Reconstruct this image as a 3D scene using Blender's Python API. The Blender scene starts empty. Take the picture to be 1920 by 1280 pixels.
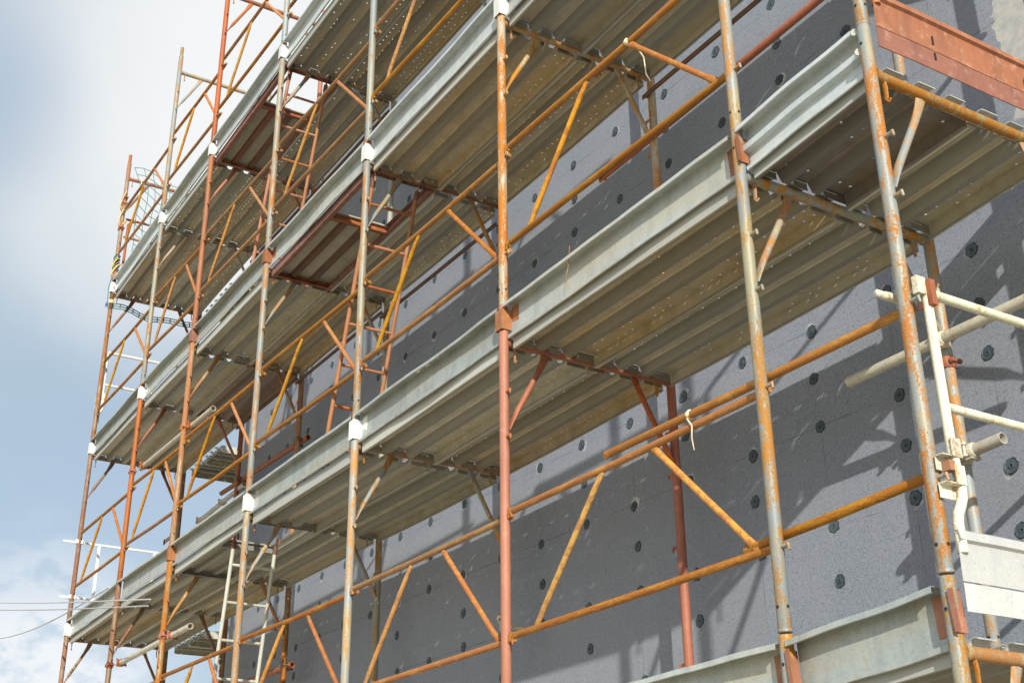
import bpy, math, random
from mathutils import Vector, Matrix
random.seed(7)
S = bpy.context.scene
COL = S.collection
PI = math.pi
# ---------------------------------------------------------------- camera
cd = bpy.data.cameras.new('camera'); cam = bpy.data.objects.new('camera', cd); COL.objects.link(cam)
cd.sensor_width = 36; cd.lens = 2404.1242/1920*36; cd.clip_end = 3000; cd.clip_start = .05
Rr = ((0.52033762, 0.85390397, -0.0098367), (-0.3579952, 0.20766228, -0.9103383), (-0.77529878, 0.47720476, 0.41374802))
CP = Vector((3.19242319, -3.02467664, -2.68534347))
m = Matrix.Identity(4)
for i in range(3):
    m[i][0] = Rr[0][i]; m[i][1] = -Rr[1][i]; m[i][2] = -Rr[2][i]; m[i][3] = CP[i]
cam.matrix_world = m
S.camera = cam
def pix(p):
    d = Vector(p) - CP
    z = sum(Rr[2][i]*d[i] for i in range(3))
    if z < .1: return (-9999, -9999, z)
    return (960+2404.12*sum(Rr[0][i]*d[i] for i in range(3))/z, 640+2404.12*sum(Rr[1][i]*d[i] for i in range(3))/z, z)

# ---------------------------------------------------------------- node helpers
class NT:
    def __init__(s, name):
        s.mat = bpy.data.materials.new(name); s.mat.use_nodes = True
        s.t = s.mat.node_tree; s.n = s.t.nodes; s.n.clear()
        s.out = s.n.new('ShaderNodeOutputMaterial'); s.b = s.n.new('ShaderNodeBsdfPrincipled')
        s.t.links.new(s.b.outputs[0], s.out.inputs[0])
    def L(s, a, b): s.t.links.new(a, b)
    def put(s, x, inp):
        if isinstance(x, (int, float)): inp.default_value = x
        elif isinstance(x, tuple): inp.default_value = (x+(1,)) if (len(x) == 3 and len(inp.default_value) == 4) else x
        else: s.L(x, inp)
    def math(s, op, a, b=0., c=None, clamp=False):
        k = s.n.new('ShaderNodeMath'); k.operation = op; k.use_clamp = clamp
        s.put(a, k.inputs[0]); s.put(b, k.inputs[1])
        if c is not None: s.put(c, k.inputs[2])
        return k.outputs[0]
    def mix(s, f, a, b, mode='MIX'):
        k = s.n.new('ShaderNodeMix'); k.data_type = 'RGBA'; k.blend_type = mode
        s.put(f, k.inputs[0]); s.put(a, k.inputs[6]); s.put(b, k.inputs[7]); return k.outputs[2]
    def vec(s, scale=(1, 1, 1), rnd=True):
        tc = s.n.new('ShaderNodeTexCoord'); v = tc.outputs['Object']
        if rnd:
            oi = s.n.new('ShaderNodeObjectInfo')
            a = s.n.new('ShaderNodeVectorMath'); a.operation = 'MULTIPLY_ADD'
            cmb = s.n.new('ShaderNodeCombineXYZ')
            for q in range(3): s.L(oi.outputs['Random'], cmb.inputs[q])
            s.L(cmb.outputs[0], a.inputs[0]); a.inputs[1].default_value = (37, 53, 71); s.L(v, a.inputs[2]); v = a.outputs[0]
        mp = s.n.new('ShaderNodeMapping'); s.L(v, mp.inputs[0]); mp.inputs['Scale'].default_value = scale
        return mp.outputs[0]
    def noise(s, v, scale, detail=4, rough=.6, dist=0.):
        k = s.n.new('ShaderNodeTexNoise'); s.L(v, k.inputs['Vector'])
        k.inputs['Scale'].default_value = scale; k.inputs['Detail'].default_value = detail
        k.inputs['Roughness'].default_value = rough; k.inputs['Distortion'].default_value = dist
        return k.outputs[0]
    def ramp(s, f, a, b):
        k = s.n.new('ShaderNodeMapRange'); k.interpolation_type = 'SMOOTHSTEP'
        s.put(f, k.inputs[0]); k.inputs[1].default_value = a; k.inputs[2].default_value = b; return k.outputs[0]
    def bump(s, h, strength, dist=.002):
        k = s.n.new('ShaderNodeBump'); s.L(h, k.inputs['Height']); k.inputs['Strength'].default_value = strength
        k.inputs['Distance'].default_value = dist; s.L(k.outputs[0], s.b.inputs['Normal'])
    def fin(s, col, rough=.6, metal=0., tint=True):
        if tint and not isinstance(col, tuple):
            oi = s.n.new('ShaderNodeObjectInfo'); hv = s.n.new('ShaderNodeHueSaturation')
            r1 = s.math('FRACT', s.math('MULTIPLY', oi.outputs['Random'], 7.31)); r2 = s.math('FRACT', s.math('MULTIPLY', oi.outputs['Random'], 17.7))
            s.L(s.math('MULTIPLY_ADD', r1, .30, .84), hv.inputs['Value']); s.L(s.math('MULTIPLY_ADD', r2, .30, .88), hv.inputs['Saturation'])
            s.L(s.math('MULTIPLY_ADD', oi.outputs['Random'], .016, .492), hv.inputs['Hue']); s.L(col, hv.inputs['Color']); col = hv.outputs[0]
        s.put(col, s.b.inputs['Base Color']); s.put(rough, s.b.inputs['Roughness']); s.put(metal, s.b.inputs['Metallic'])
        return s.mat

def rusty(name, base, rust, mid, amt, pale=(.50, .43, .25), bs=1.0, ax='z'):
    t = NT(name); v = t.vec(); vs = t.vec((1, 1, .22) if ax == 'z' else (.22, 1, 1) if ax == 'x' else (.55, .55, .55))
    big = t.noise(vs, 7*bs, 5, .65, .5); fine = t.noise(v, 75*bs, 5, .75); med = t.noise(vs, 24*bs, 5, .7, .6)
    sm = t.math('ADD', t.math('MULTIPLY', big, .5), t.math('MULTIPLY', med, .5))
    sf = t.math('ADD', sm, t.math('MULTIPLY', t.math('SUBTRACT', fine, .5), .45))
    f1 = t.ramp(sf, .60-amt*.26, .64-amt*.26); f0 = t.ramp(sf, .555-amt*.26, .61-amt*.26)
    f2 = t.ramp(t.math('ADD', med, t.math('MULTIPLY', t.math('SUBTRACT', fine, .5), .6)), .56-amt*.12, .62-amt*.12)
    c = t.mix(t.math('MULTIPLY', t.ramp(t.noise(vs, 11, 4), .48, .66), .7), base, pale)
    c = t.mix(t.math('MULTIPLY', f2, .55), c, mid)
    c = t.mix(t.math('MULTIPLY', f0, .75), c, mid)
    c = t.mix(f1, c, rust)
    k = t.noise(v, 160*bs, 3, .8)
    c = t.mix(t.math('MULTIPLY', t.ramp(k, .48, .66), .45), c, tuple(x*.30 for x in rust))
    t.bump(t.math('ADD', fine, f1), .5, .0012)
    return t.fin(c, t.math('MULTIPLY_ADD', f1, .25, .5))
def primer(name, col, dark, pale, amt=.3):
    t = NT(name); v = t.vec(); vs = t.vec((1, 1, .3))
    a = t.noise(vs, 7, 5, .7, .3); b = t.noise(v, 90, 4, .75); g = t.noise(v, 22, 4, .65)
    c = t.mix(t.ramp(a, .4, .68), col, dark)
    c = t.mix(t.math('MULTIPLY', t.ramp(t.math('ADD', t.math('MULTIPLY', g, .6), t.math('MULTIPLY', b, .4)), .52, .62), amt), c, pale)
    c = t.mix(t.math('MULTIPLY', t.ramp(b, .55, .7), .4), c, tuple(x*.45 for x in dark))
    t.bump(b, .35, .001)
    return t.fin(c, .62)
def sheet(name, base, dark, stain, amt, holes=None, stamp=.35, rough=.5, metal=.25, spangle=.5, rib_shade=None):
    """galvanised sheet; holes = (share of cells punched)"""
    t = NT(name); v = t.vec(); vd = t.vec((1.2, 1.2, .25)); vl = t.vec((.35, 3, 3))
    a = t.noise(vd, 9, 5, .6, .2); b = t.noise(v, 80, 3, .7); g = t.noise(vl, 2.2, 4, .6, .4); h = t.noise(v, 3.5, 4, .65)
    vo = t.n.new('ShaderNodeTexVoronoi'); t.L(v, vo.inputs['Vector']); vo.inputs['Scale'].default_value = 110
    if rib_shade:
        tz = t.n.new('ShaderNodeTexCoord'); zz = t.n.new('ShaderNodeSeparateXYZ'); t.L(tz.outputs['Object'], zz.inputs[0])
    c = t.mix(t.ramp(a, .35, .7), base, dark)
    c = t.mix(t.math('MULTIPLY', t.ramp(g, .42, .66), amt), c, stain)
    c = t.mix(t.math('MULTIPLY', t.ramp(h, .56, .70), amt*.8), c, tuple(x*.6 for x in stain))
    rn = t.noise(t.vec((6, 6, .7)), 5, 4, .65, .3)
    c = t.mix(t.math('MULTIPLY', t.ramp(rn, .60, .74), min(.8, amt*1.1)), c, (stain[0]*1.1, stain[1]*.85, stain[2]*.6))
    c = t.mix(t.math('MULTIPLY', t.ramp(t.noise(v, 34, 3, .6), .70, .76), .5), c, tuple(min(.8, x*1.6) for x in base))
    sp = t.n.new('ShaderNodeSeparateColor'); t.L(vo.outputs['Color'], sp.inputs[0])
    c = t.mix(t.math('MULTIPLY', sp.outputs[0], spangle*.3), c, tuple(min(1, x*1.5) for x in base))
    c = t.mix(t.math('MULTIPLY', t.ramp(b, .58, .72), .4), c, tuple(x*.45 for x in dark))
    if rib_shade:
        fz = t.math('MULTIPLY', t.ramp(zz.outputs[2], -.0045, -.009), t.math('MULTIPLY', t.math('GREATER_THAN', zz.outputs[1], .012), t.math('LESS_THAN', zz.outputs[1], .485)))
        c = t.mix(t.math('MULTIPLY', fz, t.math('MULTIPLY_ADD', g, .3, .68)), c, rib_shade)  # rib shade painted into the colour: rib faces darker and greyer than the flats
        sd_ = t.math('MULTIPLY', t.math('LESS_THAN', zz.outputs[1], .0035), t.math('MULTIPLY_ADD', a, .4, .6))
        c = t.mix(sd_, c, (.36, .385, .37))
    t.bump(t.math('ADD', t.math('MULTIPLY', b, .4), t.math('MULTIPLY', h, 1.5)), stamp, .003)
    m_ = t.fin(c, t.math('MULTIPLY_ADD', a, .25, rough-.1), metal)
    if holes:
        tc = t.n.new('ShaderNodeTexCoord'); sx = t.n.new('ShaderNodeSeparateXYZ'); t.L(tc.outputs['Object'], sx.inputs[0])
        oi = t.n.new('ShaderNodeObjectInfo')
        X = sx.outputs[0]; Y = sx.outputs[1]
        def grid(px, py, ox, oy, r, share, seed):
            u = t.math('DIVIDE', t.math('ADD', X, ox), px); w = t.math('DIVIDE', t.math('ADD', Y, oy), py)
            fu = t.math('MULTIPLY', t.math('SUBTRACT', t.math('FRACT', u), .5), px); fw = t.math('MULTIPLY', t.math('SUBTRACT', t.math('FRACT', w), .5), py)
            d = t.math('SQRT', t.math('ADD', t.math('MULTIPLY', fu, fu), t.math('MULTIPLY', fw, fw)))
            cb = t.n.new('ShaderNodeCombineXYZ'); t.L(t.math('FLOOR', u), cb.inputs[0]); t.L(t.math('FLOOR', w), cb.inputs[1])
            t.L(t.math('MULTIPLY_ADD', oi.outputs['Random'], 91., seed), cb.inputs[2])
            wn = t.n.new('ShaderNodeTexWhiteNoise'); t.L(cb.outputs[0], wn.inputs['Vector'])
            return t.math('MULTIPLY', t.math('LESS_THAN', d, r), t.math('LESS_THAN', wn.outputs['Value'], share))
        hsum = t.math('MAXIMUM', grid(.061, .0575, 0, .015, .0064, holes*.75, 1.), grid(.16, .17, .03, .06, .0068, holes, 5.))
        hsum = t.math('MAXIMUM', hsum, grid(.16, .17, .055, .085, .0068, holes*.9, 5.))
        hsum = t.math('MAXIMUM', hsum, grid(.16, .17, .055, .06, .0064, holes*.8, 9.))
        hsum = t.math('MULTIPLY', hsum, t.math('MULTIPLY', t.math('GREATER_THAN', sx.outputs[2], -.009), t.math('MULTIPLY', t.math('GREATER_THAN', Y, .006), t.math('LESS_THAN', Y, .486))))
        tr = t.n.new('ShaderNodeBsdfTransparent'); mx = t.n.new('ShaderNodeMixShader')
        t.L(hsum, mx.inputs[0]); t.L(t.b.outputs[0], mx.inputs[1]); t.L(tr.outputs[0], mx.inputs[2]); t.L(mx.outputs[0], t.out.inputs[0])
    return m_

RUST = (.40, .13, .035); ORR = (.50, .17, .05)
M = {}
M['galv'] = rusty('weathered_grey_tube', (.205, .245, .255), (.34, .145, .035), (.28, .20, .09), .03, (.32, .31, .22), 1.6)
M['galvrust'] = rusty('rusty_grey_tube', (.20, .24, .25), (.37, .16, .035), (.31, .21, .085), .315, (.33, .29, .16), 1.6)
M['rusty'] = rusty('rusty_tube', (.25, .21, .13), (.30, .125, .035), (.30, .185, .075), .56, (.33, .26, .13), 1.6)
M['brown'] = rusty('brown_rust_tube', (.19, .145, .09), (.22, .095, .04), (.21, .135, .07), .5, (.24, .20, .13), 1.6)
M['red'] = primer('red_primer_tube', (.285, .098, .045), (.22, .075, .038), (.36, .17, .09), .35)
M['redlight'] = primer('pale_red_tube', (.33, .13, .06), (.26, .10, .05), (.44, .24, .13), .45)
M['dark'] = primer('dark_rust_tube', (.13, .06, .035), (.085, .042, .03), (.20, .11, .06))
M['rail'] = rusty('orange_rust_rail', (.37, .185, .04), (.28, .115, .03), (.37, .175, .04), .56, (.40, .21, .055), 2.6, ax='x')
M['diag'] = rusty('yellow_rust_strut', (.52, .265, .035), (.34, .14, .03), (.45, .21, .035), .30, (.50, .27, .045), 3.0, ax='d')
M['diagred'] = rusty('orange_rust_strut', (.42, .20, .05), (.34, .125, .04), (.40, .175, .05), .5, (.42, .22, .07), 3.0, ax='d')
M['toe'] = sheet('galvanised_toe_board', (.375, .41, .40), (.27, .305, .31), (.38, .33, .22), .5)
M['toebright'] = sheet('bright_toe_board', (.47, .51, .52), (.37, .42, .44), (.50, .49, .42), .15)
M['toewhite'] = sheet('white_toe_board', (.43, .44, .435), (.36, .38, .38), (.60, .60, .56), .15, stamp=.2, metal=.1)
M['toered'] = primer('rust_red_sheet', (.24, .082, .042), (.17, .06, .035), (.38, .20, .14), .6)
M['bracket'] = primer('dark_rust_plate', (.26, .105, .05), (.17, .07, .045), (.38, .22, .12), .45)
M['hatchbrown'] = primer('brown_red_channel', (.20, .09, .06), (.14, .06, .045), (.36, .24, .19), .5)
M['white'] = sheet('white_steel', (.62, .64, .63), (.52, .55, .54), (.50, .47, .38), .3, stamp=.1, metal=0)
M['cream'] = rusty('cream_painted_tube', (.58, .585, .49), (.40, .27, .13), (.50, .44, .28), .17, (.47, .49, .36), 1.4)
M['scaftube'] = rusty('pale_grey_tube', (.46, .44, .37), (.42, .30, .18), (.40, .35, .26), .1, (.38, .38, .34))
M['planklight'] = sheet('grey_green_plank', (.42, .40, .32), (.33, .32, .26), (.43, .34, .20), .5, .7, metal=.1, rib_shade=(.16, .16, .145))
M['plankwarm'] = sheet('ochre_stained_plank', (.46, .40, .29), (.36, .315, .225), (.50, .36, .17), .75, .85, metal=.08, rib_shade=(.17, .16, .125))
M['plankdark'] = sheet('dark_stained_plank', (.165, .15, .13), (.105, .10, .088), (.19, .145, .10), .6, .45, metal=.1, rib_shade=(.105, .10, .09))
M['plankplain'] = sheet('plain_grey_plank', (.42, .40, .33), (.34, .325, .27), (.40, .33, .2), .5, None, metal=.1, rib_shade=(.175, .18, .165))
M['plankred'] = sheet('reddish_plank', (.30, .22, .165), (.24, .17, .13), (.33, .20, .12), .5, .3, metal=.08, rib_shade=(.16, .13, .105))
M['ply'] = sheet('plywood_panel', (.33, .31, .26), (.29, .27, .22), (.25, .22, .17), .3, None, metal=0, rough=.8, spangle=0)
M['clamp'] = rusty('grey_clamp_steel', (.52, .48, .38), (.44, .22, .1), (.5, .4, .26), .12)
M['clampred'] = primer('rusty_clamp_steel', (.30, .11, .05), (.22, .08, .045), (.40, .22, .13))
def plain(name, col, rough=.6, metal=0.):
    t = NT(name); v = t.vec(); n1 = t.noise(v, 25, 4, .6)
    c = t.mix(t.ramp(n1, .35, .7), col, tuple(x*.72 for x in col)); return t.fin(c, rough, metal)
M['black'] = plain('dark_hole', (.02, .018, .016), .9)
M['dowel'] = plain('dowel_plastic', (.055, .078, .092), .55)
M['dowelhole'] = plain('dowel_recess', (.018, .02, .024), .8)
M['strap'] = plain('cream_strap', (.72, .64, .47), .7)
M['rope'] = plain('yellow_rope', (.78, .55, .22), .8)
M['netgreen'] = plain('green_net_cord', (.05, .20, .16), .8)
M['blue'] = plain('blue_tag', (.03, .14, .45), .5)
M['cable'] = plain('grey_cable', (.42, .42, .42), .6)

def wall_material():
    t = NT('insulation_boards')
    tc = t.n.new('ShaderNodeTexCoord'); sx = t.n.new('ShaderNodeSeparateXYZ'); t.L(tc.outputs['Object'], sx.inputs[0])
    X, Z = sx.outputs[0], sx.outputs[2]
    v = t.vec((1, 1, 1), False)
    u = t.math('DIVIDE', t.math('ADD', X, .46), .5)
    w = t.math('DIVIDE', t.math('ADD', t.math('MULTIPLY_ADD', X, .011, .025), Z), .5035)
    wob = t.math('MULTIPLY', t.math('SUBTRACT', t.noise(v, 14, 3), .5), .012)
    fw = t.math('ABSOLUTE', t.math('SUBTRACT', t.math('FRACT', t.math('ADD', t.math('ADD', w, wob), .5)), .5))
    hl = t.math('LESS_THAN', fw, .0032)
    row = t.math('FLOOR', w); par = t.math('FLOORED_MODULO', row, 2.)
    uu = t.math('DIVIDE', t.math('ADD', u, t.math('SUBTRACT', par, 1.)), 2.)
    fu = t.math('ABSOLUTE', t.math('SUBTRACT', t.math('FRACT', t.math('ADD', t.math('ADD', uu, t.math('MULTIPLY', wob, .4)), .5)), .5))
    vl = t.math('LESS_THAN', fu, .0013)
    line = t.math('MAXIMUM', hl, vl)
    lv = t.ramp(t.noise(v, 2.3, 3, .6), .40, .64)
    vo = t.n.new('ShaderNodeTexVoronoi'); t.L(v, vo.inputs['Vector']); vo.inputs['Scale'].default_value = 210
    sp = t.n.new('ShaderNodeSeparateColor'); t.L(vo.outputs['Color'], sp.inputs[0])
    g1 = t.noise(v, 130, 3, .7); g2 = t.noise(v, 3, 5, .6); g3 = t.noise(v, 28, 4, .6)
    c = t.mix(t.ramp(g2, .3, .7), (.184, .212, .262), (.205, .228, .272))
    c = t.mix(t.ramp(sp.outputs[0], .55, 1.), c, (.245, .27, .31))
    c = t.mix(t.math('MULTIPLY', t.ramp(sp.outputs[1], .78, 1.), .6), c, (.07, .08, .105))
    c = t.mix(t.math('MULTIPLY', t.ramp(g1, .45, .7), .18), c, (.09, .10, .13))
    # panels differ a little
    cb = t.n.new('ShaderNodeCombineXYZ'); t.L(row, cb.inputs[0]); t.L(t.math('FLOOR', uu), cb.inputs[1])
    wn = t.n.new('ShaderNodeTexWhiteNoise'); t.L(cb.outputs[0], wn.inputs['Vector'])
    c = t.mix(t.math('MULTIPLY', wn.outputs['Value'], .3), c, (.20, .205, .225))
    # streaks and crumbs
    vs = t.vec((3, 1, .5), False); st = t.noise(vs, 6, 5, .7, .5)
    c = t.mix(t.math('MULTIPLY', t.math('MULTIPLY', t.ramp(st, .66, .76), t.ramp(g3, .45, .6)), .55), c, (.42, .43, .42))
    sc = t.ramp(t.noise(v, 19, 4, .75, .6), .69, .74)
    c = t.mix(t.math('MULTIPLY', t.math('MULTIPLY', sc, t.ramp(t.noise(v, 1.1, 3), .48, .62)), .5), c, (.40, .41, .42))
    c = t.mix(t.math('MULTIPLY', line, t.math('MULTIPLY', lv, .9)), c, (.03, .033, .045))
    # pale chips round the plugs
    du = t.math('MULTIPLY', t.math('SUBTRACT', t.math('FRACT', t.math('ADD', u, .5)), .5), .5)
    dw = t.math('MULTIPLY', t.math('SUBTRACT', t.math('FRACT', t.math('ADD', w, .5)), .5), .5)
    dd = t.math('SQRT', t.math('ADD', t.math('MULTIPLY', du, du), t.math('MULTIPLY', dw, dw)))
    halo = t.math('MULTIPLY', t.ramp(t.math('ADD', dd, t.math('MULTIPLY', t.math('SUBTRACT', g3, .5), .05)), .044, .036), t.ramp(t.noise(v, 5, 2), .50, .66))
    c = t.mix(t.math('MULTIPLY', halo, .75), c, (.45, .46, .45))
    # base-coat plaster near the corner
    edge = t.math('ADD', t.math('ADD', X, t.math('MULTIPLY', t.math('SUBTRACT', t.noise(v, 9, 5, .65), .5), .16)), t.math('MULTIPLY', t.math('SUBTRACT', g3, .5), .05))
    ps = t.math('MULTIPLY', t.ramp(edge, .365, .372), t.ramp(t.math('ADD', Z, t.math('MULTIPLY', t.noise(v, 5, 3), .3)), .58, .62))
    pc = t.mix(t.ramp(t.noise(v, 20, 5, .65), .35, .65), (.40, .40, .385), (.31, .32, .32))
    c = t.mix(ps, c, pc)
    hgt = t.math('ADD', t.math('SUBTRACT', t.math('MULTIPLY', g1, .5), line), t.math('MULTIPLY', sp.outputs[0], .35))
    t.bump(hgt, .5, .002)
    return t.fin(c, .9, 0., False)
M['wall'] = wall_material()
def ground_mat():
    t = NT('dry_ground'); v = t.vec((1, 1, 1), False)
    c = t.mix(t.ramp(t.noise(v, .35, 5, .6), .35, .65), (.55, .47, .33), (.46, .40, .27))
    c = t.mix(t.ramp(t.noise(v, 8, 5, .7), .4, .7), c, (.60, .53, .40))
    t.bump(t.noise(v, 12, 5, .7), .6, .03)
    return t.fin(c, .95, 0., False)

# ---------------------------------------------------------------- mesh helpers
class MB:
    def __init__(s): s.v = []; s.f = []; s.sm = []; s.mi = []
    def add(s, vs, fs, smooth=False, mi=0):
        o = len(s.v); s.v += [tuple(x) for x in vs]
        s.f += [tuple(i+o for i in f) for f in fs]; s.sm += [smooth]*len(fs); s.mi += [mi]*len(fs)
    def box(s, a, b, mi=0):
        x0, y0, z0 = a; x1, y1, z1 = b
        s.add([(x0, y0, z0), (x1, y0, z0), (x1, y1, z0), (x0, y1, z0), (x0, y0, z1), (x1, y0, z1), (x1, y1, z1), (x0, y1, z1)],
              [(0, 3, 2, 1), (4, 5, 6, 7), (0, 1, 5, 4), (1, 2, 6, 5), (2, 3, 7, 6), (3, 0, 4, 7)], False, mi)
    def path(s, pts, r, n=14, cap=True, hollow=0., flat=None):
        """tube along a polyline; r a number or one per point; flat = {index:(rw, rh, dir)}"""
        pts = [Vector(p) for p in pts]; k = len(pts); rs = r if isinstance(r, (list, tuple)) else [r]*k
        rings = []; ref = None
        for i in range(k):
            d = (pts[min(i+1, k-1)]-pts[max(i-1, 0)]).normalized()
            if ref is None:
                ref = Vector((0, 0, 1)) if abs(d.z) < .9 else Vector((1, 0, 0))
            a = (ref - d*ref.dot(d)).normalized(); ref = a; b = d.cross(a)
            rr = rs[i]; ra, rb = (rr if isinstance(rr, tuple) else (rr, rr))
            rings.append([pts[i]+a*(ra*math.cos(2*PI*q/n))+b*(rb*math.sin(2*PI*q/n)) for q in range(n)])
        vs = [p for R_ in rings for p in R_]
        fs = [(i*n+q, i*n+(q+1) % n, (i+1)*n+(q+1) % n, (i+1)*n+q) for i in range(k-1) for q in range(n)]
        s.add(vs, fs, True)
        if hollow:
            for e, sg in ((0, 1), (k-1, -1)):
                d = (pts[1]-pts[0]).normalized() if e == 0 else (pts[-1]-pts[-2]).normalized()
                inner = [pts[e]+(p-pts[e])*(1-hollow) for p in rings[e]]
                deep = [p+d*sg*.12 for p in inner]
                vs = list(rings[e])+inner+deep
                fs = [(q, (q+1) % n, n+(q+1) % n, n+q) for q in range(n)]
                s.add(vs, fs, False)
                s.add(vs[n:], [(q, (q+1) % n, n+(q+1) % n, n+q) for q in range(n)]+[tuple(range(n, 2*n))], True)
        elif cap:
            s.add(rings[0], [tuple(range(n))[::-1]]); s.add(rings[-1], [tuple(range(n))])
    def extr(s, prof, x0, x1, th=.0025, nx=1, warp=None, axis='x'):
        """thin sheet: open profile [(a,b)] swept along an axis, given real thickness"""
        k = len(prof); off = []
        for i in range(k):
            a = Vector(prof[max(i-1, 0)]); b = Vector(prof[min(i+1, k-1)]); d = (b-a).normalized()
            off.append((prof[i][0]-d.y*th, prof[i][1]+d.x*th))
        loop = list(prof)+off[::-1]; n = len(loop); vs = []
        for j in range(nx+1):
            x = x0+(x1-x0)*j/nx
            for (a, b) in loop:
                da, db = warp(x, a, b) if warp else (0, 0)
                vs.append((x, a+da, b+db) if axis == 'x' else (a+da, x, b+db))
        fs = [(j*n+q, j*n+(q+1) % n, (j+1)*n+(q+1) % n, (j+1)*n+q) for j in range(nx) for q in range(n)]
        s.add(vs, fs, nx > 1 and False)
        for j in (0, nx):
            s.add([vs[j*n+q] for q in range(n)], [(q, q+1, n-2-q, n-1-q) for q in range(k-1)])
    def mesh(s, name, mats):
        me = bpy.data.meshes.new(name); me.from_pydata(s.v, [], s.f); me.validate(clean_customdata=False)
        if len(me.polygons) == len(s.sm):
            me.polygons.foreach_set('use_smooth', s.sm); me.polygons.foreach_set('material_index', s.mi)
        for q in (mats if isinstance(mats, list) else [mats]): me.materials.append(q)
        me.update(); return me
def obj(name, mb, mat, parent=None, loc=None):
    o = bpy.data.objects.new(name, mb.mesh(name, mat)); COL.objects.link(o)
    if parent: o.parent = parent
    if loc: o.location = loc
    return o
def tag(o, label, cat, group=None, kind=None):
    if label: o['label'] = label
    if cat: o['category'] = cat
    if group: o['group'] = group
    if kind: o['kind'] = kind
    return o
def empty(name, loc=(0, 0, 0), rz=0.):
    o = bpy.data.objects.new(name, None); COL.objects.link(o); o.location = loc; o.rotation_euler = (0, 0, rz)
    o.empty_display_size = .1; return o
KIDS = {}
def kid(p, name, mb, mat, loc=None):
    o = obj(name, mb, mat, p, loc); KIDS.setdefault(p.name, []).append(o); return o
def dup(root, loc, matmap=None, rz=None):
    r = root.copy(); COL.objects.link(r); r.location = loc
    if rz is not None: r.rotation_euler = (0, 0, rz)
    def rec(src, dst):
        for ch in KIDS.get(src.name, []):
            c = ch.copy(); COL.objects.link(c); c.parent = dst; KIDS.setdefault(dst.name, []).append(c)
            if matmap: remat(c, matmap)
            rec(ch, c)
    rec(root, r)
    return r
MC = {}
def remat(o, mm):
    me = o.data
    new = tuple(mm.get(m_.name if m_ else '', m_) for m_ in me.materials)
    if all(a == b for a, b in zip(new, me.materials)): return
    key = (me.name, tuple(q.name for q in new))
    if key not in MC:
        c = me.copy()
        for i, q in enumerate(new): c.materials[i] = q
        MC[key] = c
    o.data = MC[key]

# ---------------------------------------------------------------- layout (fitted)
XP = [0.6946, 0., -1.8, -3.5499, -5.3711, -7.1465, -8.7089, -10.5564]
DZ = [.0185, -.028, -.036, -.036, -.002, .019, .045, .040]
LV = {-1: -2.005, 0: 0., 1: 1.981, 2: 3.960, 3: 5.925}
W = 1.049; RP = .0242
def lz(i, l): return LV[l]+DZ[i]
ORD = ['right-hand end', 'second', 'third', 'fourth', 'fifth', 'sixth', 'seventh', 'far left end']
def postname(i): return {0: 'at the right end', 7: 'at the far left end'}.get(i, ORD[i]+' post from the right')
LN = {-1: 'bottom', 0: 'first full', 1: 'second', 2: 'third', 3: 'open top'}
LDK = {-1: 'bottom edge level', 0: 'lowest full level', 1: 'middle level', 2: 'top deck level', 3: 'open top level'}
def bayname(b):
    return ['right end bay', 'second bay from the right', 'third bay from the right', 'fourth bay from the right',
            'fifth bay from the right', 'sixth bay from the right', 'far left bay'][b]

# ---------------------------------------------------------------- scaffold frame prototype (origin at base of outer post)
H = 1.78
def make_frame():
    r = empty('scaffold_portal')
    A = M['galvrust']
    for y, nm in ((0, 'post'), (W, 'post')):
        b = MB(); b.path([(0, y, 0), (0, y, .004), (0, y, .5), (0, y, 1.0), (0, y, 1.5), (0, y, 1.994), (0, y, 1.998)], [RP-.002, RP, RP, RP, RP, RP, RP-.002], 20)
        b.path([(0, y, .002), (0, y, .010), (0, y, .012)], [RP+.0012, RP+.0012, RP], 20, cap=False)
        kid(r, nm, b, A)
        b = MB()
        for z in (.085, 1.90): b.path([(0, y-RP+.006, z), (0, y-RP-.0012, z)], .0062, 10)
        b.path([(RP-.006, y, .085), (RP+.001, y, .085)], .006, 10)
        kid(r, 'pin_hole', b, M['black'])
    b = MB(); b.path([(0, RP*.6, H), (0, .3, H), (0, .7, H), (0, W-RP*.6, H)], .0212, 16)
    for y in (RP, W-RP): b.path([(0, y-.008, H), (0, y+.008 if y < .5 else y-.0, H)], .0265, 16, cap=True)
    kid(r, 'transom', b, A)
    for s_ in (0, 1):
        f = (lambda y: y) if s_ == 0 else (lambda y: W-y)
        b = MB()
        p = [(0, f(.020), H-.468), (0, f(.045), H-.415), (0, f(.075), H-.355), (0, f(.20), H-.125), (0, f(.225), H-.075), (0, f(.248), H-.018)]
        b.path(p, [(.024, .0045) if i in (0,) else (.022, .006) if i == 1 else (.0150, .0150) if i in (2, 3) else (.006, .020) if i == 4 else (.004, .025) for i in range(6)], 12)
        kid(r, 'knee_brace', b, A)
    for y, sg in ((0, 1), (W, -1)):
        for z in (H-.275, H+.49-1.98+.98, H-.9, H-1.49):
            b = MB(); b.path([(sg*RP*.8, y, z), (sg*(RP+.034), y, z)], .0075, 8)
            b.path([(sg*(RP+.034), y-.004, z+.004), (sg*(RP+.040), y-.004, z-.020)], [.0065, .005], 6)
            kid(r, 'toggle_pin', b, A)
    b = MB(); y = .062
    b.path([(0, y, H-.015), (.004, y, H-.045), (.006, y-.004, H-.095)], [(.011, .006), (.012, .005), (.011, .004)], 8)
    b.path([(.006, y-.004, H-.095), (.016, y-.002, H-.108), (.022, y, H-.094)], .005, 6)
    kid(r, 'locking_hook', b, M['rusty'])
    b = MB(); y = W-.10
    b.path([(0, y, H-.015), (.0, y, H-.05), (.0, y+.004, H-.10)], [(.011, .006), (.010, .005), (.008, .004)], 8)
    kid(r, 'locking_hook', b, M['rusty'])
    return r
frame0 = make_frame()
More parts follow.
